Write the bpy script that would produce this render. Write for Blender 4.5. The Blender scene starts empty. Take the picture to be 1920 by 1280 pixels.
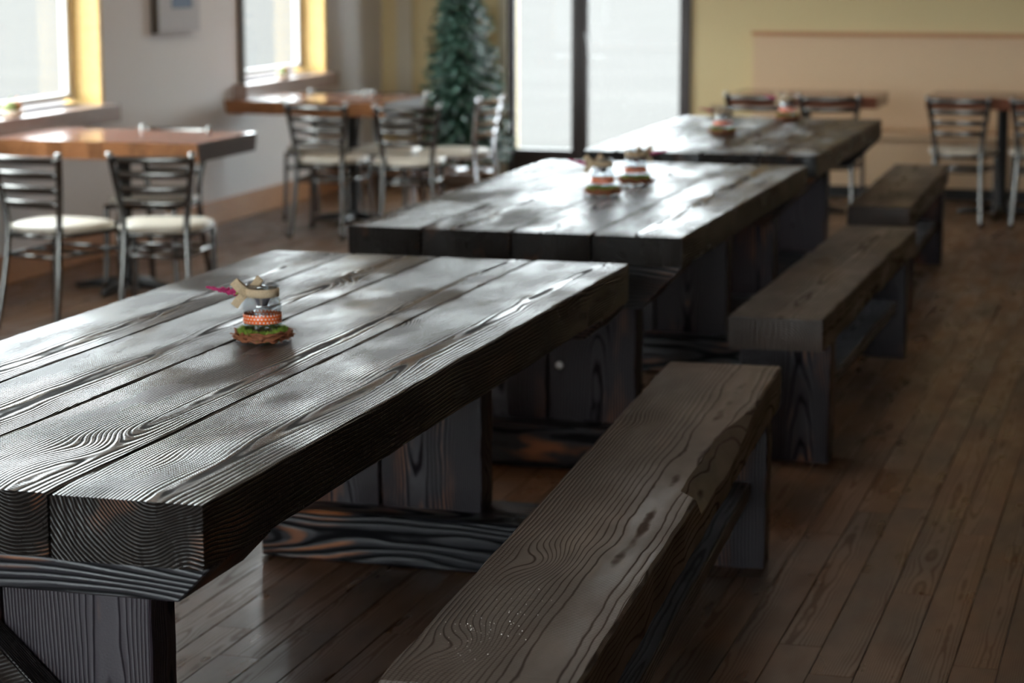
import bpy, bmesh, math, random
from mathutils import Vector, Matrix, noise
random.seed(7)
R = math.radians
scn = bpy.context.scene
COL = scn.collection

# ------------------------------------------------------------------ camera
cd = bpy.data.cameras.new('camera'); cam = bpy.data.objects.new('camera', cd); COL.objects.link(cam)
CAMH = 1.70
cam.location = (0, 0, CAMH)
cam.rotation_euler = (R(90 - 9.8), 0, R(16.285))
cd.sensor_width = 36; cd.lens = 80; cd.clip_end = 600; cd.clip_start = .05
cd.dof.use_dof = True; cd.dof.focus_distance = 4.35; cd.dof.aperture_fstop = 3.9
cd.dof.aperture_blades = 0
scn.camera = cam
# ------------------------------------------------------------------ world: bright overcast sky
w = bpy.data.worlds.new('overcast_sky'); scn.world = w; w.use_nodes = True
SKY = 17.5
bg = w.node_tree.nodes['Background']; bg.inputs[0].default_value = (.91, .95, 1.0, 1); bg.inputs[1].default_value = SKY
scn.view_settings.view_transform = 'Standard'; scn.view_settings.look = 'None'
scn.view_settings.gamma = 1; scn.view_settings.exposure = 0.0; scn.view_settings.use_curve_mapping = False
scn.cycles.use_denoising = True; scn.cycles.use_adaptive_sampling = False
w.cycles.sampling_method = 'NONE'
scn.cycles.max_bounces = 8; scn.cycles.diffuse_bounces = 5; scn.cycles.glossy_bounces = 4
scn.cycles.transparent_max_bounces = 12; scn.cycles.transmission_bounces = 6
scn.cycles.sample_clamp_indirect = 8
scn.cycles.caustics_reflective = False; scn.cycles.caustics_refractive = False

# room
WX, BY, RX, FY, CZ = -5.75, 16.2, 5.6, -3.5, 3.5   # left wall, back wall, right wall, front wall, ceiling

W1 = (8.6, 11.5, .85, 2.25); W2 = (13.5, 14.95, .85, 2.25)
DR = (-4.74, -3.40, .02, 2.40)
FW = [(-5.0, -2.6, .4, 3.0), (-2.2, .4, .4, 3.0)]

# warm fill lights added under the ceiling to brighten the room (out of frame)
for lx, ly in ((-1.6, 1.5), (-4.2, 3.5), (-1.6, 6.5), (-4.2, 8.5), (-1.6, 11.5), (-4.0, 13.0)):
    ld = bpy.data.lights.new('ceiling_fill', 'AREA'); ld.shape = 'SQUARE'; ld.size = 1.1; ld.energy = 15; ld.color = (1, .88, .74)
    lo = bpy.data.objects.new('ceiling_fill', ld); COL.objects.link(lo); lo.location = (lx, ly, CZ-.03)

# ------------------------------------------------------------------ node helper
class NT:
    def __init__(s, name):
        s.m = bpy.data.materials.new(name); s.m.use_nodes = True; s.t = s.m.node_tree
        s.b = s.t.nodes['Principled BSDF']; s.out = s.t.nodes['Material Output']
    def n(s, typ, **kw):
        n = s.t.nodes.new(typ)
        for k, v in kw.items():
            if k.startswith('i_'):
                key = k[2:]; key = int(key) if key.isdigit() else key
                s.set(n.inputs[key], v)
            else: setattr(n, k, v)
        return n
    def set(s, sock, v):
        if hasattr(v, 'is_output') or isinstance(v, bpy.types.NodeSocket): s.t.links.new(v, sock)
        else: sock.default_value = v
    def math(s, op, a, b=None, c=None, clamp=False):
        n = s.t.nodes.new('ShaderNodeMath'); n.operation = op; n.use_clamp = clamp
        s.set(n.inputs[0], a)
        if b is not None: s.set(n.inputs[1], b)
        if c is not None: s.set(n.inputs[2], c)
        return n.outputs[0]
    def vmath(s, op, a, b=None):
        n = s.t.nodes.new('ShaderNodeVectorMath'); n.operation = op
        s.set(n.inputs[0], a)
        if b is not None: s.set(n.inputs[1], b)
        return n.outputs['Value' if op in ('LENGTH', 'DISTANCE', 'DOT_PRODUCT') else 'Vector']
    def noise(s, vec, scale, detail=2, rough=.5, out='Fac'):
        n = s.t.nodes.new('ShaderNodeTexNoise'); s.set(n.inputs['Vector'], vec)
        n.inputs['Scale'].default_value = scale; n.inputs['Detail'].default_value = detail; n.inputs['Roughness'].default_value = rough
        return n.outputs[out]
    def ramp(s, fac, stops):
        n = s.t.nodes.new('ShaderNodeValToRGB'); s.set(n.inputs[0], fac); e = n.color_ramp.elements
        while len(e) < len(stops): e.new(.5)
        for q, (p, c) in zip(e, stops):
            q.position = p; q.color = (*c, 1) if len(c) == 3 else c
        return n.outputs[0]
    def mix(s, f, a, b, typ='MIX'):
        n = s.t.nodes.new('ShaderNodeMix'); n.data_type = 'RGBA'; n.blend_type = typ
        s.set(n.inputs[0], f); s.set(n.inputs[6], a if not isinstance(a, tuple) else (*a, 1)); s.set(n.inputs[7], b if not isinstance(b, tuple) else (*b, 1))
        return n.outputs[2]
    def rng(s, v, a, b, c=0., d=1.):
        n = s.t.nodes.new('ShaderNodeMapRange'); s.set(n.inputs[0], v)
        for i, x in enumerate((a, b, c, d)): n.inputs[i+1].default_value = x
        n.interpolation_type = 'SMOOTHSTEP'
        return n.outputs[0]

def simple(name, col, rough=.5, metal=0., spec=.5, nz=0., nscale=8., bump=0., bscale=60., emis=None):
    t = NT(name); t.b.inputs['Roughness'].default_value = rough; t.b.inputs['Metallic'].default_value = metal
    t.b.inputs['Specular IOR Level'].default_value = spec
    tc = t.n('ShaderNodeTexCoord').outputs['Object']
    if nz:
        f = t.noise(tc, nscale, 4)
        c = t.mix(f, tuple(x*(1-nz) for x in col), tuple(min(1, x*(1+nz)) for x in col)); t.set(t.b.inputs['Base Color'], c)
    else: t.b.inputs['Base Color'].default_value = (*col, 1)
    if bump:
        bn = t.n('ShaderNodeBump'); bn.inputs['Distance'].default_value = 1; bn.inputs['Strength'].default_value = 1
        t.set(bn.inputs['Height'], t.math('MULTIPLY', t.noise(tc, bscale, 3), bump)); t.set(t.b.inputs['Normal'], bn.outputs[0])
    return t.m

def charred_wood(name, base, orange=.25, warp=.02, pith=(0., .05), spacing=.0055, relief=.0006, saw=.0002, rough=.26, tint=(.30, .105, .035), knots=.03, spread=.12, brown=(.05, .035, .03), brownamt=.3, vrough=.35, spec=.5, con=.72, prof=.75, xs=None):
    xs = spread if xs is None else xs
    """Brushed charred timber: growth rings around a pith that runs along local Y, wavering, with knots."""
    t = NT(name)
    P = t.n('ShaderNodeTexCoord').outputs['Object']
    rnd = t.n('ShaderNodeObjectInfo').outputs['Random']
    off = t.n('ShaderNodeCombineXYZ', i_0=t.math('MULTIPLY', rnd, 37.), i_1=t.math('MULTIPLY', rnd, 91.), i_2=t.math('MULTIPLY', rnd, 13.)).outputs[0]
    Pn = t.vmath('ADD', P, off)
    ps = t.vmath('MULTIPLY', Pn, (1, .22, 1))
    wv = t.vmath('SUBTRACT', t.noise(ps, 4.5, 2, .45, 'Color'), (.5, .5, .5))
    wv = t.vmath('MULTIPLY', wv, (warp*2.4, 0, warp*2.4))
    wf = t.vmath('SUBTRACT', t.noise(t.vmath('MULTIPLY', Pn, (1, .35, 1)), 22, 2, .5, 'Color'), (.5, .5, .5))
    wf = t.vmath('MULTIPLY', wf, (.0045, 0, .0045))
    Q = t.vmath('ADD', t.vmath('ADD', P, wv), wf)
    sx = t.n('ShaderNodeSeparateXYZ', i_0=Q)
    px = t.math('MULTIPLY_ADD', rnd, xs, pith[0] - xs/2)
    pz = t.math('MULTIPLY_ADD', t.math('FRACT', t.math('MULTIPLY', rnd, 7.31)), spread*.5, pith[1] - spread*.25)
    dx = t.math('SUBTRACT', sx.outputs[0], px); dz = t.math('SUBTRACT', sx.outputs[2], pz)
    r = t.math('SQRT', t.math('ADD', t.math('MULTIPLY', dx, dx), t.math('MULTIPLY', dz, dz)))
    if knots:
        v = t.n('ShaderNodeTexVoronoi', feature='F1'); t.set(v.inputs['Vector'], t.vmath('MULTIPLY', Pn, (3.6, 1.7, 2.2))); v.inputs['Scale'].default_value = 1; v.inputs['Randomness'].default_value = .9
        k = t.rng(v.outputs['Distance'], .42, 0.0); k = t.math('MULTIPLY', t.math('POWER', k, 2.2), knots)
        r = t.math('ADD', r, k)
    s = t.math('SINE', t.math('MULTIPLY', r, 2*math.pi/spacing))
    ridge = t.math('POWER', t.math('MULTIPLY_ADD', s, .5, .5), prof)
    amp = t.rng(t.noise(t.vmath('MULTIPLY', Pn, (1, .4, 1)), 5, 2), .3, .65, .45, 1.)
    h = t.math('MULTIPLY', t.math('MULTIPLY', ridge, amp), relief)
    # band-saw marks running across the plank
    sp = t.n('ShaderNodeSeparateXYZ', i_0=P)
    line = t.math('ADD', t.math('MULTIPLY', sp.outputs[1], 1.), t.math('MULTIPLY', sp.outputs[0], .5))
    jit = t.math('MULTIPLY', t.noise(ps, 9, 1), .02)
    sw = t.math('SINE', t.math('MULTIPLY', t.math('ADD', line, jit), 2*math.pi/.0085))
    swm = t.rng(t.noise(t.vmath('MULTIPLY', Pn, (1, .5, 1)), 3.2, 2), .42, .62)
    h = t.math('ADD', h, t.math('MULTIPLY', t.math('MULTIPLY', sw, swm), saw))
    h = t.math('ADD', h, t.math('MULTIPLY', t.noise(Pn, 260, 2), .00025 if relief > .0003 else .0001))
    h = t.math('ADD', h, t.math('MULTIPLY', t.noise(t.vmath('MULTIPLY', Pn, (1, .12, 1)), 14, 2), relief*1.2))
    bn = t.n('ShaderNodeBump'); bn.inputs['Distance'].default_value = 1; bn.inputs['Strength'].default_value = 1
    t.set(bn.inputs['Height'], h); t.set(t.b.inputs['Normal'], bn.outputs[0])
    # colour: near black, rubbed through to orange on some ridges
    rub = t.rng(t.noise(t.vmath('MULTIPLY', Pn, (1.2, .35, 1.2)), 7, 3), .60 - .12*orange, .70)
    om = t.math('MULTIPLY', t.math('MULTIPLY', t.rng(s, .1, .95), rub), min(1, orange*2.2))
    bm = t.math('MULTIPLY', t.rng(t.noise(t.vmath('MULTIPLY', Pn, (1, .5, 1)), 3, 3), .38, .68), brownamt)
    c = t.mix(bm, base, brown)
    c = t.mix(t.rng(ridge, .55, .05), c, t.mix(con, c, (.002, .002, .002)))
    c = t.mix(om, c, tint)
    t.set(t.b.inputs['Base Color'], c)
    rg = t.rng(t.noise(t.vmath('MULTIPLY', Pn, (1, .3, 1)), 10, 3), .3, .7, rough*.8, rough*1.35)
    cav = t.rng(ridge, .60, .10)
    t.set(t.b.inputs['Roughness'], t.math('MULTIPLY_ADD', cav, vrough, rg))
    t.set(t.b.inputs['Specular IOR Level'], t.math('MULTIPLY_ADD', cav, -spec*.8, spec))
    return t.m

M = {}
M['top'] = charred_wood('charred_table_plank', (.011, .0088, .0078), orange=.15, warp=.022, pith=(0, .105), spread=.05, xs=.2, spec=.35, spacing=.0065, relief=.0019, saw=.0005, rough=.22, brown=(.018, .013, .010))
M['bench'] = charred_wood('charred_bench_plank', (.044, .033, .027), orange=.04, warp=.015, pith=(.03, -.02), spacing=.0085, relief=.0013, saw=.0005, rough=.38, con=.2, prof=.4, brown=(.092, .064, .050), brownamt=.8, knots=.04)
M['beam'] = charred_wood('charred_beam', (.011, .011, .014), orange=.75, warp=.055, pith=(0, -.02), spacing=.011, relief=.0016, saw=.0, rough=.34, brown=(.02, .02, .03), knots=.05)
M['crossbeam'] = charred_wood('charred_cross_beam', (.012, .012, .015), orange=1., warp=.07, pith=(.12, .07), spread=.01, spacing=.009, relief=.0012, saw=.0, rough=.34, brown=(.02, .02, .03), knots=.06)
M['board'] = charred_wood('charred_upright_board', (.020, .015, .021), orange=.7, warp=.03, pith=(.02, -.06), con=.5, prof=.5, spacing=.0055, relief=.0010, saw=.0, rough=.36, brown=(.03, .022, .024), knots=.03)
M['stretch'] = charred_wood('lit_grey_stretcher', (.10, .10, .115), orange=.05, warp=.03, spacing=.009, relief=.0006, saw=.0003, rough=.4, brown=(.16, .16, .18), knots=.02, con=.4)  # paler than the other timber: light falling on it is put into the colour
M['floorwood'] = charred_wood('worn_floor_board', (.125, .060, .028), orange=0., warp=.012, pith=(0, -.05), con=.15, spacing=.005, relief=.00004, saw=0., rough=.33, brown=(.068, .042, .027), brownamt=.9, knots=.01, spec=.4, vrough=.0)

def pine(name, a, b, rough=.4, bumpy=.0):
    t = NT(name); P = t.n('ShaderNodeTexCoord').outputs['Object']; rnd = t.n('ShaderNodeObjectInfo').outputs['Random']
    P = t.vmath('ADD', P, t.n('ShaderNodeCombineXYZ', i_0=t.math('MULTIPLY', rnd, 31.)).outputs[0])
    n1 = t.noise(t.vmath('MULTIPLY', P, (9, 1.2, 9)), 3, 3)
    s = t.math('MULTIPLY_ADD', t.math('SINE', t.math('MULTIPLY', n1, 60)), .5, .5)
    t.set(t.b.inputs['Base Color'], t.mix(s, a, b)); t.b.inputs['Roughness'].default_value = rough
    return t.m
M['jamb'] = pine('yellow_pine', (.80, .55, .20), (.62, .36, .10), .45)
M['sill'] = pine('pinkish_sill_wood', (.36, .25, .20), (.27, .18, .15), .3)
M['brown_table'] = pine('varnished_red_brown_table', (.25, .105, .065), (.17, .065, .042), .16)
M['brown_edge'] = pine('orange_brown_live_edge', (.38, .16, .06), (.18, .07, .03), .35)
M['baseboard'] = pine('orange_pine_baseboard', (.52, .26, .11), (.42, .19, .08), .45)
M['maple'] = pine('maple_plywood', (.64, .45, .28), (.60, .41, .25), .5)
M['dark_end'] = simple('dark_plum_end_grain', (.05, .035, .04), .35, nz=.4, nscale=20)
M['frame'] = simple('dark_brown_door_paint', (.035, .024, .022), .4)
M['casing'] = simple('dark_wood_and_shade', (.06, .04, .022), .5)  # dark wood; also the shade painted onto the near window jambs
M['lwall'] = simple('pale_grey_wall_paint', (.80, .775, .765), .7, nz=.03, nscale=1.5, bump=.0004, bscale=90)
M['rwall'] = simple('brown_far_wall', (.16, .11, .07), .7)
M['bwall'] = simple('mustard_wall_paint', (.66, .53, .29), .7, nz=.03, nscale=1.5, bump=.0004, bscale=90)
M['pale_trim'] = simple('cream_trim_paint', (.60, .54, .42), .5)
M['ceil'] = simple('white_ceiling_paint', (.76, .74, .70), .8)
M['sash'] = simple('white_sash', (.75, .75, .75), .4)
M['metal'] = simple('gunmetal_tube', (.17, .165, .155), .24, 1., nz=.1, nscale=30)
M['metal_light'] = simple('brushed_silver_tube', (.62, .61, .63), .22, 1., nz=.1, nscale=30)
M['seatpad'] = simple('cream_vinyl_seat', (.62, .57, .47), .4, nz=.05)
M['black'] = simple('black_cast_iron', (.012, .012, .012), .45)
M['steel'] = simple('steel_bolt_head', (.6, .6, .6), .3, 1.)
M['joint'] = simple('dark_floor_joint', (.012, .008, .006), .7)
M['ground'] = simple('wet_gravel_ground', (.064, .0615, .059), .95, spec=0., nz=.10, nscale=.4)
M['mat_white'] = simple('off_white_canvas', (.55, .54, .56), .7)
M['print_blue'] = simple('blue_print', (.07, .12, .22), .6, nz=.5, nscale=12)
M['moss'] = simple('moss', (.20, .30, .04), .9, nz=.5, nscale=90)
M['twig'] = simple('rust_brown_twig', (.25, .085, .035), .6, nz=.5, nscale=120)
M['burlap'] = simple('burlap', (.56, .43, .28), .9, nz=.25, nscale=300, bump=.001, bscale=400)
M['pink'] = simple('magenta_blossom', (.50, .035, .16), .7, nz=.4, nscale=200)
M['leafg'] = simple('young_green_leaf', (.40, .48, .10), .6)
M['cup'] = simple('grey_tin_cup', (.34, .32, .38), .35, .5)
M['wax'] = simple('white_wax', (.7, .68, .66), .5)
M['gourd'] = simple('orange_gourd', (.50, .20, .06), .4, nz=.3)
M['gourdg'] = simple('green_gourd', (.20, .24, .08), .4, nz=.3)
M['pot'] = simple('cream_ceramic', (.62, .52, .40), .35)
M['needle'] = simple('dark_fir_needles', (.018, .060, .036), .32, nz=.5, nscale=9)
M['glint'] = simple('highlight_needle_tips', (.20, .34, .28), .22, nz=.4, nscale=9)  # paler tips: highlights on the needles painted in
M['bark'] = simple('brown_bark', (.10, .06, .035), .8, nz=.3)
# pane glass: clear, reflects by its angle
t = NT('clear_pane_glass'); t.t.nodes.remove(t.b)
tr = t.n('ShaderNodeBsdfTransparent'); tr.inputs[0].default_value = (.95, .98, .97, 1)
gl = t.n('ShaderNodeBsdfGlossy'); gl.inputs['Roughness'].default_value = .02
fr = t.n('ShaderNodeLayerWeight')
mx = t.n('ShaderNodeMixShader', i_0=t.math('MULTIPLY_ADD', t.math('POWER', fr.outputs['Facing'], 5.), .9, .04), i_1=tr.outputs[0], i_2=gl.outputs[0]); t.t.links.new(mx.outputs[0], t.out.inputs[0]); M['pane'] = t.m
t = NT('clear_jar_glass'); t.t.nodes.remove(t.b)
tr = t.n('ShaderNodeBsdfTransparent'); tr.inputs[0].default_value = (.80, .83, .85, 1)
gl = t.n('ShaderNodeBsdfGlossy'); gl.inputs['Roughness'].default_value = .05
fr = t.n('ShaderNodeLayerWeight'); fr.inputs[0].default_value = .22
bn = t.n('ShaderNodeBump'); bn.inputs['Distance'].default_value = 1
t.set(bn.inputs['Height'], t.math('MULTIPLY', t.noise(t.n('ShaderNodeTexCoord').outputs['Object'], 45, 2), .004)); t.set(gl.inputs['Normal'], bn.outputs[0])
mx = t.n('ShaderNodeMixShader', i_0=t.math('MULTIPLY_ADD', t.math('POWER', fr.outputs['Facing'], 2.5), .75, .12), i_1=tr.outputs[0], i_2=gl.outputs[0]); t.t.links.new(mx.outputs[0], t.out.inputs[0]); M['jarglass'] = t.m
# ribbon: orange with white dots laid out round the jar
t = NT('orange_dotted_ribbon'); P = t.n('ShaderNodeTexCoord').outputs['Object']; sp = t.n('ShaderNodeSeparateXYZ', i_0=P)
ang = t.math('ARCTAN2', sp.outputs[1], sp.outputs[0])
u = t.math('MULTIPLY', ang, round(.0435/.0085*6.283)/6.283); vv = t.math('MULTIPLY', sp.outputs[2], 1/.0075)
row = t.math('FLOOR', vv); u = t.math('ADD', u, t.math('MULTIPLY', row, .5))
fu = t.math('SUBTRACT', t.math('FRACT', u), .5); fv = t.math('SUBTRACT', t.math('FRACT', vv), .5)
d = t.math('SQRT', t.math('ADD', t.math('MULTIPLY', fu, fu), t.math('MULTIPLY', fv, fv)))
t.set(t.b.inputs['Base Color'], t.mix(t.rng(d, .27, .20), (.85, .14, .012), (.85, .78, .74))); t.b.inputs['Roughness'].default_value = .35; M['ribbon'] = t.m

# ------------------------------------------------------------------ object helpers
def link(name, me, mat, parent=None, loc=None, rot=None):
    o = bpy.data.objects.new(name, me); COL.objects.link(o)
    if mat is not None and not me.materials:
        for m in (mat if isinstance(mat, list) else [mat]): me.materials.append(m)
    if parent: o.parent = parent
    if loc: o.location = loc
    if rot: o.rotation_euler = rot
    return o
def tag(o, label=None, cat=None, group=None, kind=None):
    if label: o['label'] = label
    if cat: o['category'] = cat
    if group: o['group'] = group
    if kind: o['kind'] = kind
    return o
def thing(name, label, cat, loc=(0, 0, 0), rz=0, group=None):
    o = bpy.data.objects.new(name, None); COL.objects.link(o); o.empty_display_size = .1
    o.location = loc; o.rotation_euler = (0, 0, rz); return tag(o, label, cat, group)
def mesh(bm, smooth=False, name='m'):
    me = bpy.data.meshes.new(name); bmesh.ops.recalc_face_normals(bm, faces=bm.faces[:])
    bm.to_mesh(me); bm.free()
    if smooth: me.polygons.foreach_set('use_smooth', [True]*len(me.polygons))
    return me
def box(bm, a, b, mi=0):
    vs = [bm.verts.new((x, y, z)) for z in (a[2], b[2]) for y in (a[1], b[1]) for x in (a[0], b[0])]
    for q in ((0, 2, 3, 1), (4, 5, 7, 6), (0, 1, 5, 4), (2, 6, 7, 3), (0, 4, 6, 2), (1, 3, 7, 5)):
        f = bm.faces.new([vs[i] for i in q]); f.material_index = mi
    return vs
def boxes(*bs, bevel=0., seg=2):
    bm = bmesh.new()
    for a, b in bs: box(bm, a, b)
    if bevel: bmesh.ops.bevel(bm, geom=bm.edges[:], offset=bevel, segments=seg, affect='EDGES', profile=.6)
    return mesh(bm)
def tube(bm, pts, rad, n=8, cap=True):
    pts = [Vector(p) for p in pts]; rings = []
    rads = rad if isinstance(rad, (list, tuple)) else [rad]*len(pts)
    nrm = None
    for i, p in enumerate(pts):
        d = (pts[min(i+1, len(pts)-1)] - pts[max(i-1, 0)]).normalized()
        if nrm is None:
            nrm = d.orthogonal().normalized()
        nrm = (nrm - d*nrm.dot(d)).normalized(); bi = d.cross(nrm)
        rings.append([bm.verts.new(p + (nrm*math.cos(a) + bi*math.sin(a))*rads[i]) for a in [2*math.pi*k/n for k in range(n)]])
    for a, b in zip(rings, rings[1:]):
        for k in range(n): bm.faces.new((a[k], a[(k+1) % n], b[(k+1) % n], b[k]))
    if cap: bm.faces.new(rings[0][::-1]); bm.faces.new(rings[-1])
def lathe(bm, prof, n=32, cap=True):
    rings = [[bm.verts.new((r*math.cos(2*math.pi*k/n), r*math.sin(2*math.pi*k/n), z)) for k in range(n)] for r, z in prof]
    for a, b in zip(rings, rings[1:]):
        for k in range(n): bm.faces.new((a[k], a[(k+1) % n], b[(k+1) % n], b[k]))
    if cap: bm.faces.new(rings[0][::-1]); bm.faces.new(rings[-1])
def smooth_pts(pts, n=6):
    out = []; P = [Vector(p) for p in pts]
    for i in range(len(P)-1):
        p0, p1, p2, p3 = P[max(i-1, 0)], P[i], P[i+1], P[min(i+2, len(P)-1)]
        for k in range(n):
            t_ = k/n; out.append(.5*((2*p1) + (p2-p0)*t_ + (2*p0-5*p1+4*p2-p3)*t_**2 + (3*p1-p0-3*p2+p3)*t_**3))
    out.append(P[-1]); return out

def timber(L, W, T, seed=0, bev=.004, jit=.0012, seg=None, wane=None):
    """rough-sawn timber, long axis local Y, centred; wane(y)->extra bevel on the top right arris"""
    seg = seg or max(6, int(L/.06)); bm = bmesh.new(); rings = []
    for i in range(seg+1):
        y = -L/2 + L*i/seg
        def j(k): return noise.noise(Vector((seed*3.1+k*7.7, y*6, k)))*jit*2 + noise.noise(Vector((seed*1.7+k*3.3, y*25, k)))*jit
        b = bev*(1+.5*noise.noise(Vector((seed, y*8, 3))))
        x0, x1, z0, z1 = -W/2+j(1), W/2+j(2), -T/2+j(3)*.5, T/2
        wx, wz = (b, b)
        if wane:
            e = wane(y); wx, wz = b+e, b+e*1.1
        end = (bev*.6 if i in (0, seg) else 0)
        pr = [(x0+b, z0), (x1-b, z0), (x1, z0+b), (x1, z1-wz), (x1-wx, z1), (x0+b, z1), (x0, z1-b), (x0, z0+b)]
        c = (x0+x1)/2, (z0+z1)/2
        rings.append([bm.verts.new((x - (1 if x > c[0] else -1)*end, y, z - (1 if z > c[1] else -1)*end)) for x, z in pr])
    for a, b_ in zip(rings, rings[1:]):
        for k in range(8): bm.faces.new((a[k], a[(k+1) % 8], b_[(k+1) % 8], b_[k]))
    bm.faces.new(rings[0][::-1]); bm.faces.new(rings[-1])
    return mesh(bm)
UP = (R(90), 0, 0)      # long axis vertical
ACR = (0, 0, R(-90))    # long axis along X

# ================================================================== SETTING
def wallgrid(name, axis, pos, thick, u0, u1, z0, z1, holes, mat):
    bm = bmesh.new(); us = sorted({u0, u1, *[h[0] for h in holes], *[h[1] for h in holes]}); zs = sorted({z0, z1, *[h[2] for h in holes], *[h[3] for h in holes]})
    for a, b in zip(us, us[1:]):
        for c, d_ in zip(zs, zs[1:]):
            m_, n_ = (a+b)/2, (c+d_)/2
            if any(h[0] < m_ < h[1] and h[2] < n_ < h[3] for h in holes): continue
            p, q = sorted((pos, pos+thick))
            if axis == 'x': box(bm, (p, a, c), (q, b, d_))
            else: box(bm, (a, p, c), (b, q, d_))
    return tag(link(name, mesh(bm), mat), kind='structure')
wallgrid('wall_left', 'x', WX, -.2, FY, BY, 0, CZ, [W1, W2], M['lwall'])
wallgrid('wall_back', 'y', BY, .2, WX-.2, RX, 0, CZ, [DR], M['bwall'])
wallgrid('wall_right', 'x', RX, .2, FY, BY, 0, CZ, [], M['rwall'])
wallgrid('wall_front', 'y', FY, -.2, WX-.2, RX+.2, 0, CZ, FW, M['lwall'])
tag(link('ceiling', boxes(((WX-.2, FY-.2, CZ), (RX+.2, BY+.2, CZ+.15))), M['ceil']), kind='structure')
tag(link('ground', boxes(((-260, -160, -.35), (260, 340, -.15))), M['ground']), kind='structure')

# floor: sub-floor with boards along Y
fl = tag(link('floor', boxes(((WX-.2, FY-.2, -.15), (RX+.2, BY+.2, -.012))), M['joint']), kind='structure')
FWD, FT = .108, .012
fvars = {}
def floor_mesh(L):
    key = round(L, 2)
    if key not in fvars:
        bm = bmesh.new(); h = FWD/2 - .0011; b = .0012
        rings = [[bm.verts.new((x, y, z)) for x, z in ((-h, -FT), (h, -FT), (h, -b), (h-b, 0), (-h+b, 0), (-h, -b))] for y in (-L/2+.0012, L/2-.0012)]
        for k in range(6): bm.faces.new((rings[0][k], rings[0][(k+1) % 6], rings[1][(k+1) % 6], rings[1][k]))
        bm.faces.new(rings[0][::-1]); bm.faces.new(rings[1]); fvars[key] = mesh(bm, name='floor_board')
        fvars[key].materials.append(M['floorwood'])
    return fvars[key]
from bpy_extras.object_utils import world_to_camera_view
bpy.context.view_layer.update()
boards = []; ncol = int((RX-WX)/FWD)+1
for c in range(ncol):
    x = WX + FWD*(c+.5); y = FY - random.random()*1.6
    while y < BY:
        L = random.choice((1.4, 1.7, 2.0, 2.4)); y1 = min(y+L, BY); y0 = max(y, FY); y += L
        if y1-y0 > .05: boards.append((x, y0, y1))
def vis(b):
    best = 0
    pts = []
    for k in range(9):
        v = world_to_camera_view(scn, cam, Vector((b[0], b[1]+(b[2]-b[1])*k/8, 0)))
        if v.z > .5 and -.02 < v.x < 1.02 and -.02 < v.y < 1.02: pts.append(v)
    if len(pts) < 1: return 0
    hidden = -2.5 < b[0] < -1.55 and 3.5 < (b[1]+b[2])/2 < 12.2 
    zc = sum(p.z for p in pts)/len(pts)
    return len(pts)*(b[2]-b[1])/zc**3*(.15 if hidden else 1)
boards.sort(key=vis, reverse=True)
for (x, y0, y1) in boards[:290]:
    link('floor_board', floor_mesh(y1-y0), None, fl, loc=(x, (y0+y1)/2, 0))
bm = bmesh.new()
for (x, y0, y1) in boards[290:]:
    h = FWD/2-.0011; vs = [bm.verts.new(p) for p in ((x-h, y0, 0), (x+h, y0, 0), (x+h, y1-.0024, 0), (x-h, y1-.0024, 0), (x-h, y0, -FT), (x+h, y0, -FT), (x+h, y1-.0024, -FT), (x-h, y1-.0024, -FT))]
    for q in ((0, 1, 2, 3), (0, 4, 5, 1), (1, 5, 6, 2), (2, 6, 7, 3), (3, 7, 4, 0)): bm.faces.new([vs[i] for i in q])
tag(link('floor_boarding', mesh(bm), M['floorwood'], fl), kind='stuff')

# baseboards
tag(link('baseboard_left', boxes(((WX, FY, 0), (WX+.025, BY, .15)), bevel=.004), M['baseboard']), kind='structure')
tag(link('baseboard_back', boxes(((WX+.025, BY-.025, 0), (-4.82, BY, .15)), ((-3.33, BY-.025, 0), (-2.93, BY, .15)), bevel=.004), M['baseboard']), kind='structure')
# pale pilaster strip and door trim
tag(link('trim_1', boxes(((-5.62, BY-.03, .15), (-5.50, BY, CZ)), bevel=.004), M['pale_trim']), kind='structure')
tag(link('trim_2', boxes(((-4.82, BY-.045, 0), (-4.765, BY, 2.47)), bevel=.004), M['pale_trim']), kind='structure')
tag(link('trim_3', boxes(((-5.50, BY-.012, .15), (-5.50+.02, BY, CZ))), M['bwall']), kind='structure')

def window_left(name, W):
    y0, y1, z0, z1 = W
    wdw = link(name, boxes(((WX-.17, y0+.03, z0+.03), (WX-.13, y0+.09, z1-.03)), ((WX-.17, y1-.10, z0+.03), (WX-.13, y1-.03, z1-.03)), ((WX-.17, y0+.09, z0+.03), (WX-.13, y1-.10, z0+.06)), ((WX-.17, y0+.09, z1-.08), (WX-.13, y1-.10, z1-.03))), M['sash'])
    tag(wdw, kind='structure')
    link('glass_pane', boxes(((WX-.155, y0+.09, z0+.06), (WX-.149, y1-.10, z1-.08))), M['pane'], wdw)
    j = link('jamb', boxes(((WX-.19, y1-.03, z0), (WX+.035, y1+.01, z1)), bevel=.002), M['jamb'], wdw); j['label'] = 'bright yellow pine jamb'
    link('jamb', boxes(((WX-.19, y0-.02, z0), (WX+.03, y0+.03, z1)), bevel=.002), M['casing'], wdw)  # near jamb darker than the far one: its shade is in the colour
    link('head', boxes(((WX-.19, y0+.03, z1-.03), (WX+.035, y1-.03, z1+.01)), bevel=.002), M['jamb'], wdw)
    link('sill', boxes(((WX-.19, y0+.002, z0-.07), (WX-.001, y1-.002, z0)), ((WX, y0-.12, z0-.10), (WX+.10, y1+.08, z0)), bevel=.003), M['sill'], wdw)
    return wdw
window_left('window_1', W1); window_left('window_2', W2)
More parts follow.
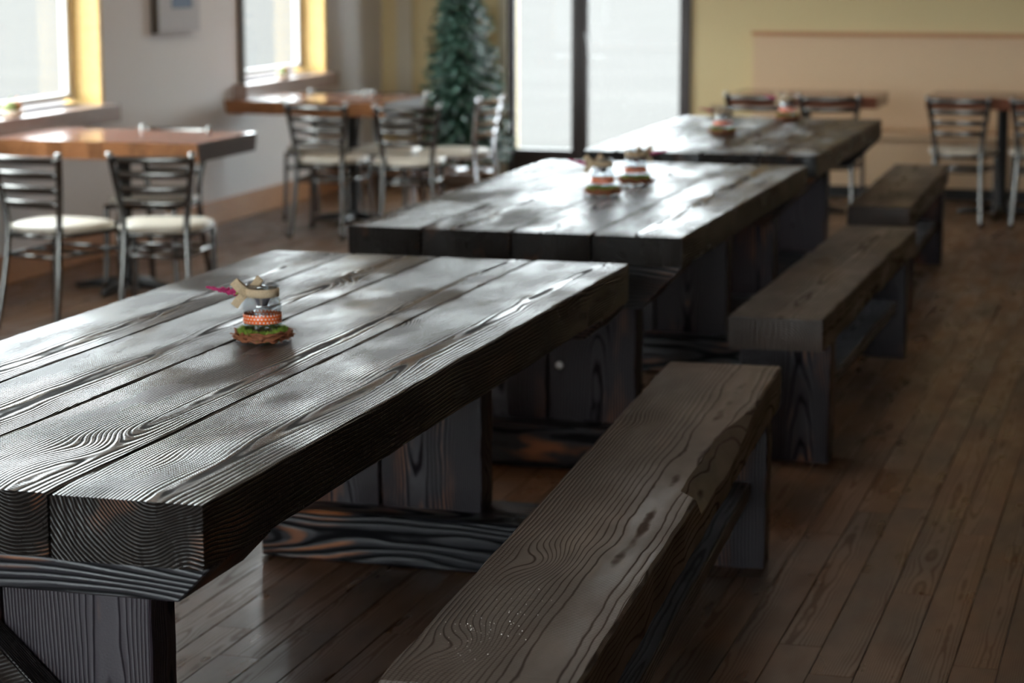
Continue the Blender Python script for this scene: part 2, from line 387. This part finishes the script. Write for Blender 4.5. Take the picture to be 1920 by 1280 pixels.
for i, a in enumerate(FW):
    wd = tag(link('window_%d' % (3+i), boxes(((a[0], FY-.12, a[2]), (a[0]+.06, FY-.06, a[3])), ((a[1]-.06, FY-.12, a[2]), (a[1], FY-.06, a[3])), ((a[0]+.06, FY-.12, a[2]), (a[1]-.06, FY-.06, a[2]+.06)), ((a[0]+.06, FY-.12, a[3]-.06), (a[1]-.06, FY-.06, a[3]))), M['sash']), kind='structure')
    link('glass_pane', boxes(((a[0]+.06, FY-.093, a[2]+.06), (a[1]-.06, FY-.087, a[3]-.06))), M['pane'], wd)

# door with sidelight
dr = tag(link('door_1', boxes(((-4.765, BY-.02, 0), (-4.735, BY+.12, 2.45)), ((-3.455, BY-.03, 0), (-3.39, BY+.12, 2.45)), ((-4.735, BY-.02, 2.35), (-3.455, BY+.12, 2.45)), ((-4.25, BY-.015, .0), (-4.215, BY+.12, 2.35)), bevel=.003), M['frame']), kind='structure')
sl = link('sidelight', boxes(((-4.735, BY+.02, 0), (-4.715, BY+.08, 2.35)), ((-4.285, BY+.02, 0), (-4.25, BY+.08, 2.35)), ((-4.715, BY+.02, 0), (-4.285, BY+.08, .235)), ((-4.715, BY+.02, 2.25), (-4.285, BY+.08, 2.35)), bevel=.002), M['frame'], dr)
link('glass_pane', boxes(((-4.715, BY+.046, .235), (-4.285, BY+.054, 2.25))), M['pane'], sl)
lf = link('door_leaf', boxes(((-4.213, BY+.0, 0.01), (-4.155, BY+.05, 2.35)), ((-3.475, BY+.0, 0.01), (-3.457, BY+.05, 2.35)), ((-4.155, BY+.0, 0.01), (-3.475, BY+.05, .235)), ((-4.155, BY+.0, 2.25), (-3.475, BY+.05, 2.35)), bevel=.002), M['frame'], dr)
link('glass_pane', boxes(((-4.155, BY+.02, .235), (-3.475, BY+.028, 2.25))), M['pane'], lf)
bm = bmesh.new(); tube(bm, smooth_pts([(-4.18, BY+.0, .86), (-4.165, BY-.055, .87), (-4.15, BY-.065, .97), (-4.165, BY-.055, 1.07), (-4.18, BY+.0, 1.08)], 5), .013, 8)
link('door_handle', mesh(bm, True), M['frame'], lf)

# ================================================================== TRESTLE TABLES
def bolt_mesh():
    bm = bmesh.new(); lathe(bm, [(.014, 0), (.014, .004), (.009, .007), (.009, .012), (.003, .013)], 10); return mesh(bm)
def trestle_table(label, y0, y1, edges, ztop, thick, seeds, big_corbel, shift=(0, 0)):
    cx = (edges[0]+edges[-1])/2; tt = thing('trestle_table', label, 'table', (cx, (y0+y1)/2, 0), 0, 'charred timber trestle tables in a row')
    Lt = y1-y0
    for i, (a, b) in enumerate(zip(edges, edges[1:])):
        g = .0045 if i else .0015
        dl = (0, .0, -.012, .01)[i % 4]*random.uniform(.3, 1)
        o = link('plank', timber(Lt+dl, (b-a)-g, thick, seeds+i), M['top'], tt, loc=((a+b)/2-cx, 0, ztop-thick/2))
    hy = Lt/2
    for s in (-1, 1):
        # cross beam (corbel) under the planks, with chamfered ends
        ch = .14 if big_corbel else .062
        cd_ = .16 if big_corbel else .27
        co = .02 if not big_corbel else .025
        zt = ztop-thick; hw = (edges[-1]-edges[0])/2 - .004
        bm = bmesh.new(); cut = ch-.004
        prof = [(-hw+cut, zt-ch), (hw-cut, zt-ch), (hw-.002, zt-.003), (hw-.002, zt), (-hw+.002, zt), (-hw+.002, zt-.003)]
        # local Y of the beam must run along its length: build lying along Y then turn
        yy = (cd_/2)
        n = 10; A = []; B = []
        fa = [bm.verts.new((-yy, p[0], p[1]-zt+ch/2)) for p in prof]; fb = [bm.verts.new((yy, p[0], p[1]-zt+ch/2)) for p in prof]
        bm.faces.new(fa); bm.faces.new(fb[::-1])
        for k in range(6): bm.faces.new((fa[k], fb[k], fb[(k+1) % 6], fa[(k+1) % 6]))
        bmesh.ops.bevel(bm, geom=bm.edges[:], offset=.003, segments=1, affect='EDGES')
        link('cross_beam', mesh(bm), M['crossbeam'], tt, loc=(0, s*(hy-co-yy), zt-ch/2), rot=ACR)
        # pedestal: boards standing on a foot beam
        ply = s*(hy-.33); zb = .145; top = zt-ch
        ht = top-zb; bw = .296
        for q in (-1, 1):
            link('upright_board', timber(ht, bw, .105, seeds*5+q+s, bev=.003), M['board'], tt, loc=(q*(bw/2+.0035)+shift[(s+1)//2], ply, zb+ht/2), rot=UP)
        link('foot_beam', timber(.80, .26, .145, seeds*7+s, bev=.006), M['beam'], tt, loc=(0, ply-.03, .0725), rot=ACR)
        # knee brace running from the pedestal up to the planks
        y_a, z_a, y_b, z_b = ply-s*.05, top-.10, ply-s*1.0, zt-.0
        ln = math.hypot(y_b-y_a, z_b-z_a)
        bm = bmesh.new(); x = .05
        pts = [(y_a, z_a-.02), (y_a, z_a+.10), (y_b, zt-.001), (y_b-s*-.12, zt-.001-.035)]
        if not big_corbel: y_b = ply-s*1.75
        pts = [(y_a, .50), (y_a, top-.001), (y_a-s*.28, zt-.001), (y_b, zt-.001)]
        fa = [bm.verts.new((-x, p[0], p[1])) for p in pts]; fb = [bm.verts.new((x, p[0], p[1])) for p in pts]
        bm.faces.new(fa); bm.faces.new(fb[::-1]); k5 = len(pts)
        for k in range(k5): bm.faces.new((fa[k], fb[k], fb[(k+1) % k5], fa[(k+1) % k5]))
        link('knee_brace', mesh(bm), M['board'], tt, loc=(.20, 0, 0))
        b_ = link('bolt', bolt_mesh(), M['steel'], tt, loc=(.085, ply+s*.053, .33), rot=(R(-90*s), 0, 0)); b_['label'] = 'steel bolt head'
    return tt
TZ = .81
t1 = trestle_table('nearest charred dark timber trestle table, plank gaps and end grain in sharp focus', 3.318, 6.30, (-2.585, -2.33, -2.065, -1.772, -1.488), TZ, .115, 11, False, (.012, -.08))
trestle_table('middle black trestle table, between the nearest and farthest ones, two jars on it', 6.935, 9.41, (-2.585, -2.332, -2.03, -1.765, -1.468), TZ, .098, 23, True, (.045, 0))
trestle_table('farthest black trestle table, in front of the bright glass door', 9.88, 12.12, (-2.56, -2.28, -2.02, -1.76, -1.50), TZ, .098, 37, True)
# diagonal brace across the front of the nearest pedestal
link('diagonal_brace', timber(.62, .11, .07, 71, bev=.004), M['top'], t1, loc=(.03, -1.491+.33-.055-.036, .40), rot=(R(90), R(-47), 0))

# ================================================================== BENCHES
BZ = .52
def bench(label, x0n, x1n, x0f, x1f, yn, yf, thick, seed, wane=None):
    wd = ((x1n-x0n)+(x1f-x0f))/2; cxn = (x0n+x1n)/2; cxf = (x0f+x1f)/2; L = math.hypot(yf-yn, cxf-cxn); a = math.atan2(-(cxf-cxn), yf-yn)
    b = thing('timber_bench', label, 'bench', ((cxn+cxf)/2, (yn+yf)/2, 0), a, 'charred timber benches along the tables')
    link('seat_plank', timber(L, wd, thick, seed, bev=.004, jit=.002, wane=wane), M['bench'], b, loc=(0, 0, BZ-thick/2))
    for s in (-1, 1):
        h = BZ-thick
        link('leg', timber(h, wd-.006, .105, seed+s, bev=.003), M['board'], b, loc=(0, s*(L/2-.26), h/2), rot=UP)
    link('stretcher', timber(L-.52-.105, .13, .045, seed+9, bev=.004), M['stretch'], b, loc=(.055, 0, .225))
    return b
def wane1(y):
    # right arris broken away between two notches
    e = 0.
    if -.12 < y < .85: e = .042*min(1, (y+.12)/.02)*min(1, max(0, (.85-y)/.35))*(1+.15*noise.noise(Vector((y*30, 0, 0))))
    return e + .002
bench('nearest charred timber bench, brownish grainy top with a broken right edge', -1.223, -.885, -1.381, -1.063, 3.39, 6.38, .112, 51, wane1)
bench('middle dark timber bench, between the nearest and farthest benches', -1.382, -1.066, -1.365, -1.057, 7.235, 9.83, .11, 61)
bench('farthest dark timber bench, beside the farthest trestle table', -1.469, -1.154, -1.49, -1.215, 10.55, 12.75, .10, 67)

# ================================================================== SIDE TABLES
def side_table(label, x0, x1, y0, y1, zt, th, post, base=.28, mats=('brown_table', 'brown_edge', 'dark_end'), group='varnished brown side tables'):
    cx, cy = post
    t_ = thing('pedestal_table', label, 'table', (cx, cy, 0), 0, group)
    bm = bmesh.new(); n = 16
    def edge(y_, amp, k): return [(x0+(x1-x0)*i/n, y_+amp*noise.noise(Vector((i*.7, k, 2)))) for i in range(n+1)]
    near = edge(y0, .018, 1); far = edge(y1, .018, 5)
    loop = near + far[::-1]
    top = [bm.verts.new((x-cx, y-cy, zt)) for x, y in loop]; bot = [bm.verts.new((x-cx, y-cy+ (.02 if j <= n else -.02), zt-th)) for j, (x, y) in enumerate(loop)]
    f = bm.faces.new(top); f.material_index = 0; f = bm.faces.new(bot[::-1]); f.material_index = 1
    m = len(loop)
    for k in range(m):
        f = bm.faces.new((top[k], bot[k], bot[(k+1) % m], top[(k+1) % m])); f.material_index = 2 if k in (n, m-1) else 1
    link('tabletop', mesh(bm), [M[q] for q in mats], t_)
    bm = bmesh.new(); lathe(bm, [(.045, .02), (.038, .06), (.036, zt-th-.03), (.05, zt-th-.01), (.05, zt-th-.008)], 16); link('post', mesh(bm, True), M['black'], t_)
    for a in range(4):
        bm = bmesh.new(); c, s = math.cos(a*math.pi/2+.0), math.sin(a*math.pi/2)
        tube(bm, [(0, 0, .045), (c*base*.6, s*base*.6, .03), (c*base, s*base, .014)], [.03, .022, .013], 8); link('foot', mesh(bm, True), M['black'], t_)
    link('mounting_plate', boxes(((-.14, -.14, zt-th-.008), (.14, .14, zt-th)), bevel=.002), M['black'], t_)
    return t_
side_table('orange-brown live-edge table under the left window with two chairs before it', WX+.11, -4.487, 10.0, 10.74, .78, .09, (-5.06, 10.38))
side_table('red-brown table beside the fir tree, under the second window', WX+.11, -4.60, 12.99, 13.72, .78, .085, (-4.96, 13.42))
side_table('dark brown table behind the farthest trestle table, along the maple seat', -2.78, -1.82, 14.38, 15.0, .78, .075, (-2.32, 14.72), mats=('brown_table',)*3, group='dark tables along the maple seat')
side_table('dark brown table at the far right edge, along the maple seat', -1.53, -.30, 14.5, 15.14, .78, .075, (-1.08, 14.95), mats=('brown_table',)*3, group='dark tables along the maple seat')

# ================================================================== CHAIRS
def make_chair():
    r = thing('ladder_back_chair', 'x', 'chair')
    post = lambda s: smooth_pts([(s*.165, -.275, 0), (s*.150, -.225, .22), (s*.142, -.195, .45), (s*.158, -.205, .60), (s*.188, -.245, .805)], 5)
    for s in (-1, 1):
        bm = bmesh.new(); tube(bm, post(s), .0155, 10); link('back_post', mesh(bm, True), M['metal'], r)
        bm = bmesh.new(); tube(bm, smooth_pts([(s*.185, .20, .435), (s*.188, .205, .2), (s*.195, .215, 0)], 3), .0145, 10); link('front_leg', mesh(bm, True), M['metal'], r)
    for z in (.772, .705, .638, .572):
        k = (z-.45)/.355; hw = .142+(.188-.142)*k; y = -.195-.05*k**1.5
        bm = bmesh.new(); n = 10; rows = []
        for i in range(n+1):
            u = -1+2*i/n; yy = y-.028*(1-u*u); hh = .017
            rows.append([bm.verts.new((u*hw, yy+dy, z+dz)) for dy, dz in ((.003, -hh), (.008, 0), (.003, hh), (-.003, hh), (.002, 0), (-.003, -hh))])
        for a, b in zip(rows, rows[1:]):
            for k2 in range(6): bm.faces.new((a[k2], a[(k2+1) % 6], b[(k2+1) % 6], b[k2]))
        bm.faces.new(rows[0][::-1]); bm.faces.new(rows[-1]); link('slat', mesh(bm, True), M['metal'], r)
    # seat pad: rounded trapezoid
    bm = bmesh.new(); N = 32; ring = []
    for k in range(N):
        a = 2*math.pi*k/N; c, s = math.cos(a), math.sin(a); q = 3.4
        rr = (abs(c)**q+abs(s)**q)**(-1/q); x, y = rr*c, rr*s; wx = .205 + .02*y; ring.append((x*wx, y*.205+.01))
    layers = [[bm.verts.new((x*f, y*f, z)) for x, y in ring] for f, z in ((.94, .435), (1, .441), (1.005, .452), (.98, .464), (.9, .470), (.5, .473))]
    for a, b in zip(layers, layers[1:]):
        for k in range(N): bm.faces.new((a[k], a[(k+1) % N], b[(k+1) % N], b[k]))
    bm.faces.new(layers[0][::-1]); bm.faces.new(layers[-1]); link('seat', mesh(bm, True), M['seatpad'], r)
    bm = bmesh.new(); c4 = [(-.142, -.195), (.142, -.195), (.185, .20), (-.185, .20)]
    for i in range(4):
        a, b = c4[i], c4[(i+1) % 4]; tube(bm, [(a[0], a[1], .424), (b[0], b[1], .424)], .011, 8)
    link('seat_frame', mesh(bm, True), M['metal'], r)
    bm = bmesh.new(); c5 = [(-.147, -.210), (.147, -.210), (.186, .203), (-.186, .203)]
    for i in range(4):
        a, b = c5[i], c5[(i+1) % 4]; tube(bm, [(a[0], a[1], .335), (b[0], b[1], .335)], .009, 8)
    tube(bm, [(-.166, 0, .335), (.166, 0, .335)], .009, 8)
    link('rung_frame', mesh(bm, True), M['metal'], r)
    return r
chair0 = make_chair()
GA, GB, GC = 'chairs at the orange-brown window table', 'chairs at the table beside the fir tree', 'chairs along the maple seat'
spots = [
 (-4.885, 9.345, R(-9), 'steel ladder-back chair at the left edge of the photo, cream seat', GA),
 (-4.435, 9.50, R(13), 'steel ladder-back chair before the orange-brown table, second from the left edge', GA),
 (-4.95, 10.53, R(180), 'steel chair behind the orange-brown window table, only cream seat and post tips showing', GA),
 (-4.89, 12.83, R(2), 'steel ladder-back chair before the red-brown table, nearer the left wall', GB),
 (-4.385, 12.83, R(16), 'steel ladder-back chair before the red-brown table, next to its black post', GB),
 (-4.30, 13.48, R(82), 'bright steel chair sideways at the right end of the red-brown table, by the fir tree', GB),
 (-4.775, 13.54, R(180), 'steel chair behind the red-brown table, only post tips showing above it', GB),
 (-5.20, 13.56, R(180), 'steel chair behind the red-brown table, seen under it between the front chairs', GB),
 (-2.56, 14.47, R(0), 'steel ladder-back chair behind the farthest trestle table, left one of two', GC),
 (-2.11, 14.47, R(4), 'steel ladder-back chair behind the farthest trestle table, right one of two', GC),
 (-1.29, 14.47, R(-2), 'steel ladder-back chair standing alone right of the farthest bench, fully in view', GC),
 (-.80, 14.50, R(2), 'steel ladder-back chair cut by the right edge of the photo', GC)]
chairs = []
for i, (x, y, rz, lab, g) in enumerate(spots):
    if i == 0: r = chair0
    else:
        r = chair0.copy(); COL.objects.link(r)
        for ch in chair0.children:
            c = ch.copy(); COL.objects.link(c); c.parent = r
    r.location = (x, y, 0); r.rotation_euler = (0, 0, rz); r['label'] = lab; r['group'] = g; chairs.append(r)
for c in chairs[5].children:
    if c.data.materials[0] == M['metal']:
        c.data = c.data.copy(); c.data.materials[0] = M['metal_light']

# ================================================================== BANQUETTE
bq = thing('banquette', 'long maple plywood wall seat with high back along the yellow wall', 'bench', (-.0, BY, 0))
X0, X1 = -2.93, 3.15
link('back_panel', boxes(((X0, -.045, .45), (X1, -.001, 1.09)), bevel=.002), M['maple'], bq)
link('top_cap', boxes(((X0-.01, -.075, 1.09), (X1, -.001, 1.12)), bevel=.003), M['baseboard'], bq)
link('seat', boxes(((X0, -.50, .41), (X1, -.045, .45)), bevel=.004), M['maple'], bq)
link('front_panel', boxes(((X0+.01, -.46, .08), (X1, -.44, .41))), M['maple'], bq)
link('toe_kick', boxes(((X0+.02, -.42, 0), (X1, -.40, .08))), M['black'], bq)

# ================================================================== PICTURE
pc = thing('framed_picture', 'off-white picture with a blue print and dark edge on the grey wall', 'picture', (WX, 12.51, 1.21))
link('dark_edge', boxes(((.001, -.30, 0), (.045, -.285, .62))), M['casing'], pc)
link('mat_board', boxes(((.001, -.284, .0), (.040, .30, .62))), M['mat_white'], pc)
link('print', boxes(((.0401, -.10, .14), (.042, .19, .50))), M['print_blue'], pc)

# ================================================================== FIR TREE
def fir(x, y):
    t_ = thing('artificial_fir_tree', 'slim dark green artificial fir tree against the yellow wall', 'tree', (x, y, 0))
    bm = bmesh.new(); tube(bm, [(0, 0, .04), (0, 0, 1.2), (0, 0, 2.0)], [.022, .018, .006], 8); link('trunk', mesh(bm, True), M['bark'], t_)
    bm = bmesh.new(); lathe(bm, [(.12, .0), (.13, .02), (.125, .06), (.05, .09), (.03, .14)], 20); link('tree_stand', mesh(bm, True), M['bark'], t_)
    bm = bmesh.new(); rnd = random.Random(5)
    H0, H1 = .20, 2.08
    nb = 560
    for i in range(nb):
        u = (i+.5)/nb; u = 1-(1-u)**.62 if False else u**1.25
        z = H0+(H1-H0)*u; rad = .335*(1-u)**.85+.03; rad *= rnd.uniform(.78, 1.12)
        a = i*2.39996; c, s = math.cos(a), math.sin(a); droop = rnd.uniform(-.10, .12)*rad
        mi = 0
        tip = Vector((c*rad, s*rad, z+droop)); root = Vector((0, 0, z+.05))
        L = rad; nseg = max(4, int(L/.016))
        d = (tip-root).normalized(); sd = Vector((-s, c, 0)); upv = d.cross(sd)
        for k in range(nseg):
            f = .22+.78*(k+.5)/nseg; p = root.lerp(tip, f)
            for q in range(5):
                th = rnd.uniform(0, 2*math.pi); out = (sd*math.cos(th)+upv*math.sin(th)+d*.75).normalized()*rnd.uniform(.030, .055)
                wv = out.cross(d).normalized()*.0065
                v1, v2, v3 = bm.verts.new(p-wv), bm.verts.new(p+wv), bm.verts.new(p+out)
                fc = bm.faces.new((v1, v2, v3)); fc.material_index = 1 if (f > .72 and rnd.random() < .2) else 0
    me = bpy.data.meshes.new('foliage'); bm.to_mesh(me); bm.free(); link('foliage', me, [M['needle'], M['glint']], t_)
    return t_
fir(-4.97, 15.72)

# ================================================================== JARS ON TWIG WREATHS
def make_wreath():
    r = thing('twig_wreath', 'x', 'wreath'); rnd = random.Random(3)
    bm = bmesh.new()
    for k in range(46):
        a0 = rnd.uniform(0, 6.28); span = rnd.uniform(1.2, 2.6); rr = rnd.uniform(.050, .066); z0 = rnd.uniform(.006, .022); pts = []
        for j in range(9):
            a = a0+span*j/8; q = rr+.004*math.sin(j*1.7+k); pts.append((q*math.cos(a), q*math.sin(a), z0+.004*math.sin(j*2.1+k*1.3)))
        tube(bm, pts, rnd.uniform(.0016, .0032), 5)
    for k in range(70):
        a = rnd.uniform(0, 6.28); q = rnd.uniform(.056, .068); l = rnd.uniform(.006, .014); b = a+rnd.uniform(-.8, .8); z = rnd.uniform(.004, .024)
        tube(bm, [(q*math.cos(a), q*math.sin(a), z), (q*math.cos(a)+l*math.cos(b), q*math.sin(a)+l*math.sin(b), max(.001, z+rnd.uniform(-.004, .004)))], [.0012, .0006], 4)
    link('twigs', mesh(bm, True), M['twig'], r)
    bm = bmesh.new(); lathe(bm, [(.050, .003), (.052, .010), (.04, .013)], 24)
    for k in range(1500):
        a = rnd.uniform(0, 6.28); q = rnd.uniform(.046, .058); p = Vector((q*math.cos(a), q*math.sin(a), rnd.uniform(.016, .026)))
        e = Vector((rnd.gauss(0, .3), rnd.gauss(0, .3), 1)).normalized()*rnd.uniform(.005, .012); wv = e.orthogonal().normalized()*.0013
        wv.rotate(Matrix.Rotation(rnd.uniform(0, 6.28), 3, 'Z')); bm.faces.new([bm.verts.new(p-wv), bm.verts.new(p+wv), bm.verts.new(p+e)])
    me = bpy.data.meshes.new('moss'); bm.to_mesh(me); bm.free(); link('moss', me, M['moss'], r)
    return r
def ribbon_strip(bm, pts, wdt, up=Vector((0, 0, 1))):
    P = [Vector(p) for p in pts]; prev = None
    for i, p in enumerate(P):
        d = (P[min(i+1, len(P)-1)]-P[max(i-1, 0)]).normalized(); s = (up - d*up.dot(d)).normalized()*wdt/2; n_ = d.cross(s).normalized()*.0006
        cur = [bm.verts.new(p+s+n_), bm.verts.new(p-s+n_), bm.verts.new(p-s-n_), bm.verts.new(p+s-n_)]
        if prev:
            for k in range(4): bm.faces.new((prev[k], prev[(k+1) % 4], cur[(k+1) % 4], cur[k]))
        else: bm.faces.new(cur[::-1])
        prev = cur
    bm.faces.new(prev)
def make_jar():
    r = thing('candle_jar', 'x', 'jar')
    bm = bmesh.new()
    prof = [(.0, .0), (.036, .0), (.042, .003), (.0435, .010), (.0435, .070), (.0425, .078), (.0375, .088), (.0355, .092), (.0355, .108), (.0375, .110), (.0375, .116), (.036, .119), (.0345, .118), (.034, .108)]
    rings = [[bm.verts.new((q*math.cos(2*math.pi*k/40), q*math.sin(2*math.pi*k/40), z)) for k in range(40)] for q, z in prof[1:]]
    for a, b in zip(rings, rings[1:]):
        for k in range(40): bm.faces.new((a[k], a[(k+1) % 40], b[(k+1) % 40], b[k]))
    bm.faces.new(rings[0][::-1]); g = link('glass_body', mesh(bm, True), M['jarglass'], r); g['label'] = 'clear glass'
    bm = bmesh.new()
    lathe(bm, [(.0439, .030), (.0446, .031), (.0446, .0495), (.0439, .0505)], 48, False); o = link('ribbon', mesh(bm, True), M['ribbon'], r); o['label'] = 'orange ribbon with white dots'
    bm = bmesh.new(); lathe(bm, [(.037, .0895), (.0392, .090), (.0397, .099), (.0390, .1085), (.0365, .109)], 40, False); link('burlap_band', mesh(bm, True), M['burlap'], r)
    # bow on the left (-X) side: two loops, two tails
    bow = bmesh.new(); X = -.041
    ribbon_strip(bow, smooth_pts([(X+.006, -.012, .098), (X-.008, -.018, .110), (X-.020, -.016, .123), (X-.022, -.008, .125), (X-.008, -.004, .112), (X+.004, -.006, .100)], 4), .021, Vector((1, .25, .9)))
    ribbon_strip(bow, smooth_pts([(X+.004, -.006, .100), (X+.022, .012, .112), (X+.034, .016, .127), (X+.036, .022, .126), (X+.026, .024, .112)], 4), .017, Vector((-1, .2, .9)))
    ribbon_strip(bow, smooth_pts([(X+.004, -.012, .098), (X-.010, -.020, .086), (X-.022, -.020, .070)], 5), .019, Vector((1, -.2, -.8)))
    ribbon_strip(bow, smooth_pts([(X+.004, -.018, .092), (X+.002, -.019, .100), (X+.003, -.014, .108)], 3), .013, Vector((1, .4, 0)))
    link('bow', mesh(bow), M['burlap'], r)
    fl_ = bmesh.new(); rnd = random.Random(9); a, b = Vector((X-.014, -.008, .099)), Vector((X-.085, -.010, .113))
    for k in range(120):
        f = k/119; p = a.lerp(b, f); rr = .0075*(1-f)**.7+.001; th = rnd.uniform(0, 6.28); p = p+Vector((0, math.cos(th), math.sin(th)))*rr*rnd.uniform(.3, 1)
        m_ = Matrix.Translation(p); bmesh.ops.create_icosphere(fl_, subdivisions=1, radius=.0022+.0012*(1-f), matrix=m_)
    link('flower_spike', mesh(fl_, True), M['pink'], r)['label'] = 'magenta flower spike'
    lf_ = bmesh.new(); tube(lf_, [(X, 0, .1), (X-.018, -.008, .1)], .0015, 5)
    for a_ in (.5, -.3):
        ribbon_strip(lf_, [(X-.004, -.01, .101), (X-.012, -.016, .105+a_*.01), (X-.020, -.018, .104+a_*.02)], .005, Vector((0, .5, 1)))
    link('leaf', mesh(lf_), M['leafg'], r)
    bm = bmesh.new(); lathe(bm, [(.006, .066), (.012, .068), (.020, .088), (.0215, .090), (.0195, .0885), (.010, .071)], 24); link('tealight_cup', mesh(bm, True), M['cup'], r)
    return r
wr0, jr0 = make_wreath(), make_jar()
def dup(src, loc, rz, lab, g, first):
    if first: r = src
    else:
        r = src.copy(); COL.objects.link(r)
        for ch in src.children:
            c = ch.copy(); COL.objects.link(c); c.parent = r
    r.location = loc; r.rotation_euler = (0, 0, rz); r['label'] = lab; r['group'] = g; return r
jars = [(-2.0, 4.80, R(20), 'on the nearest table, pink flower at left', 'round twig wreath with moss on the nearest table'),
        (-2.015, 8.08, R(10), 'on the middle table, nearer and left of its pair', 'mossy twig wreath on the middle table, nearer of two'),
        (-1.99, 8.50, R(200), 'on the middle table, farther one, bow to the right', 'mossy twig wreath on the middle table, farther of two'),
        (-2.125, 10.93, R(30), 'on the farthest table, nearer one at its left', 'mossy twig wreath on the farthest table, nearer one'),
        (-1.975, 11.93, R(0), 'at the far end of the farthest table', 'mossy twig wreath on the farthest table, at its far end')]
for i, (x, y, rz, lab, wl) in enumerate(jars):
    dup(wr0, (x, y, TZ), rz, wl, 'twig wreaths under the jars', i == 0)
    dup(jr0, (x, y, TZ+.0135), rz, 'glass jar with orange ribbon ' + lab, 'ribboned glass jars on the trestle tables', i == 0)

# ================================================================== SILL ORNAMENTS
def gourd(loc, label, sc=1.):
    r = thing('gourd_bowl', label, 'decoration', loc, 0, 'gourd ornaments on the window sills'); 
    bm = bmesh.new(); lathe(bm, [(.035*sc, 0), (.055*sc, .012*sc), (.062*sc, .035*sc), (.058*sc, .036*sc), (.03*sc, .01*sc)], 24); link('bowl', mesh(bm, True), M['pot'], r)
    for k, (dx, dy, dz, q, m_) in enumerate(((-.005, -.022, .050, .042, 'gourdg'), (.0, .030, .055, .034, 'gourd'))):
        bm = bmesh.new(); n = 24; rg = []
        for i in range(9):
            ph = math.pi*(i+.5)/9
            rg.append([bm.verts.new(((q*sc*math.sin(ph)*(1+.07*math.cos(8*2*math.pi*j/n)))*math.cos(2*math.pi*j/n), (q*sc*math.sin(ph)*(1+.07*math.cos(8*2*math.pi*j/n)))*math.sin(2*math.pi*j/n), -q*sc*.85*math.cos(ph))) for j in range(n)])
        for a, b in zip(rg, rg[1:]):
            for j in range(n): bm.faces.new((a[j], a[(j+1) % n], b[(j+1) % n], b[j]))
        bm.faces.new(rg[0][::-1]); bm.faces.new(rg[-1]); tube(bm, [(0, 0, q*sc*.8), (.004*sc, .004*sc, q*sc*1.15), (.012*sc, .01*sc, q*sc*1.35)], [.006*sc, .004*sc, .003*sc], 6)
        link('gourd', mesh(bm, True), M[m_], r, loc=(dx*sc, dy*sc, dz*sc))
gourd((WX+.035, 10.47, .85), 'green and orange gourds in a bowl on the left window sill')
gourd((WX+.035, 14.16, .85), 'small gourds in a bowl on the second window sill', .85)

# crumbs scattered on the near end of the nearest bench
rnd = random.Random(21); bm = bmesh.new()
for k in range(80):
    x, y = rnd.gauss(-1.135, .045), rnd.gauss(3.70, .12)
    if not (-1.21 < x < -.93 and 3.5 < y < 4.6): continue
    q = rnd.uniform(.0005, .0012)
    bmesh.ops.create_icosphere(bm, subdivisions=1, radius=q, matrix=Matrix.Translation((x, y, BZ+q*.7)))
tag(link('crumbs', mesh(bm), M['wax']), 'tiny white crumbs scattered on the near end of the nearest bench', 'crumbs', kind='stuff')
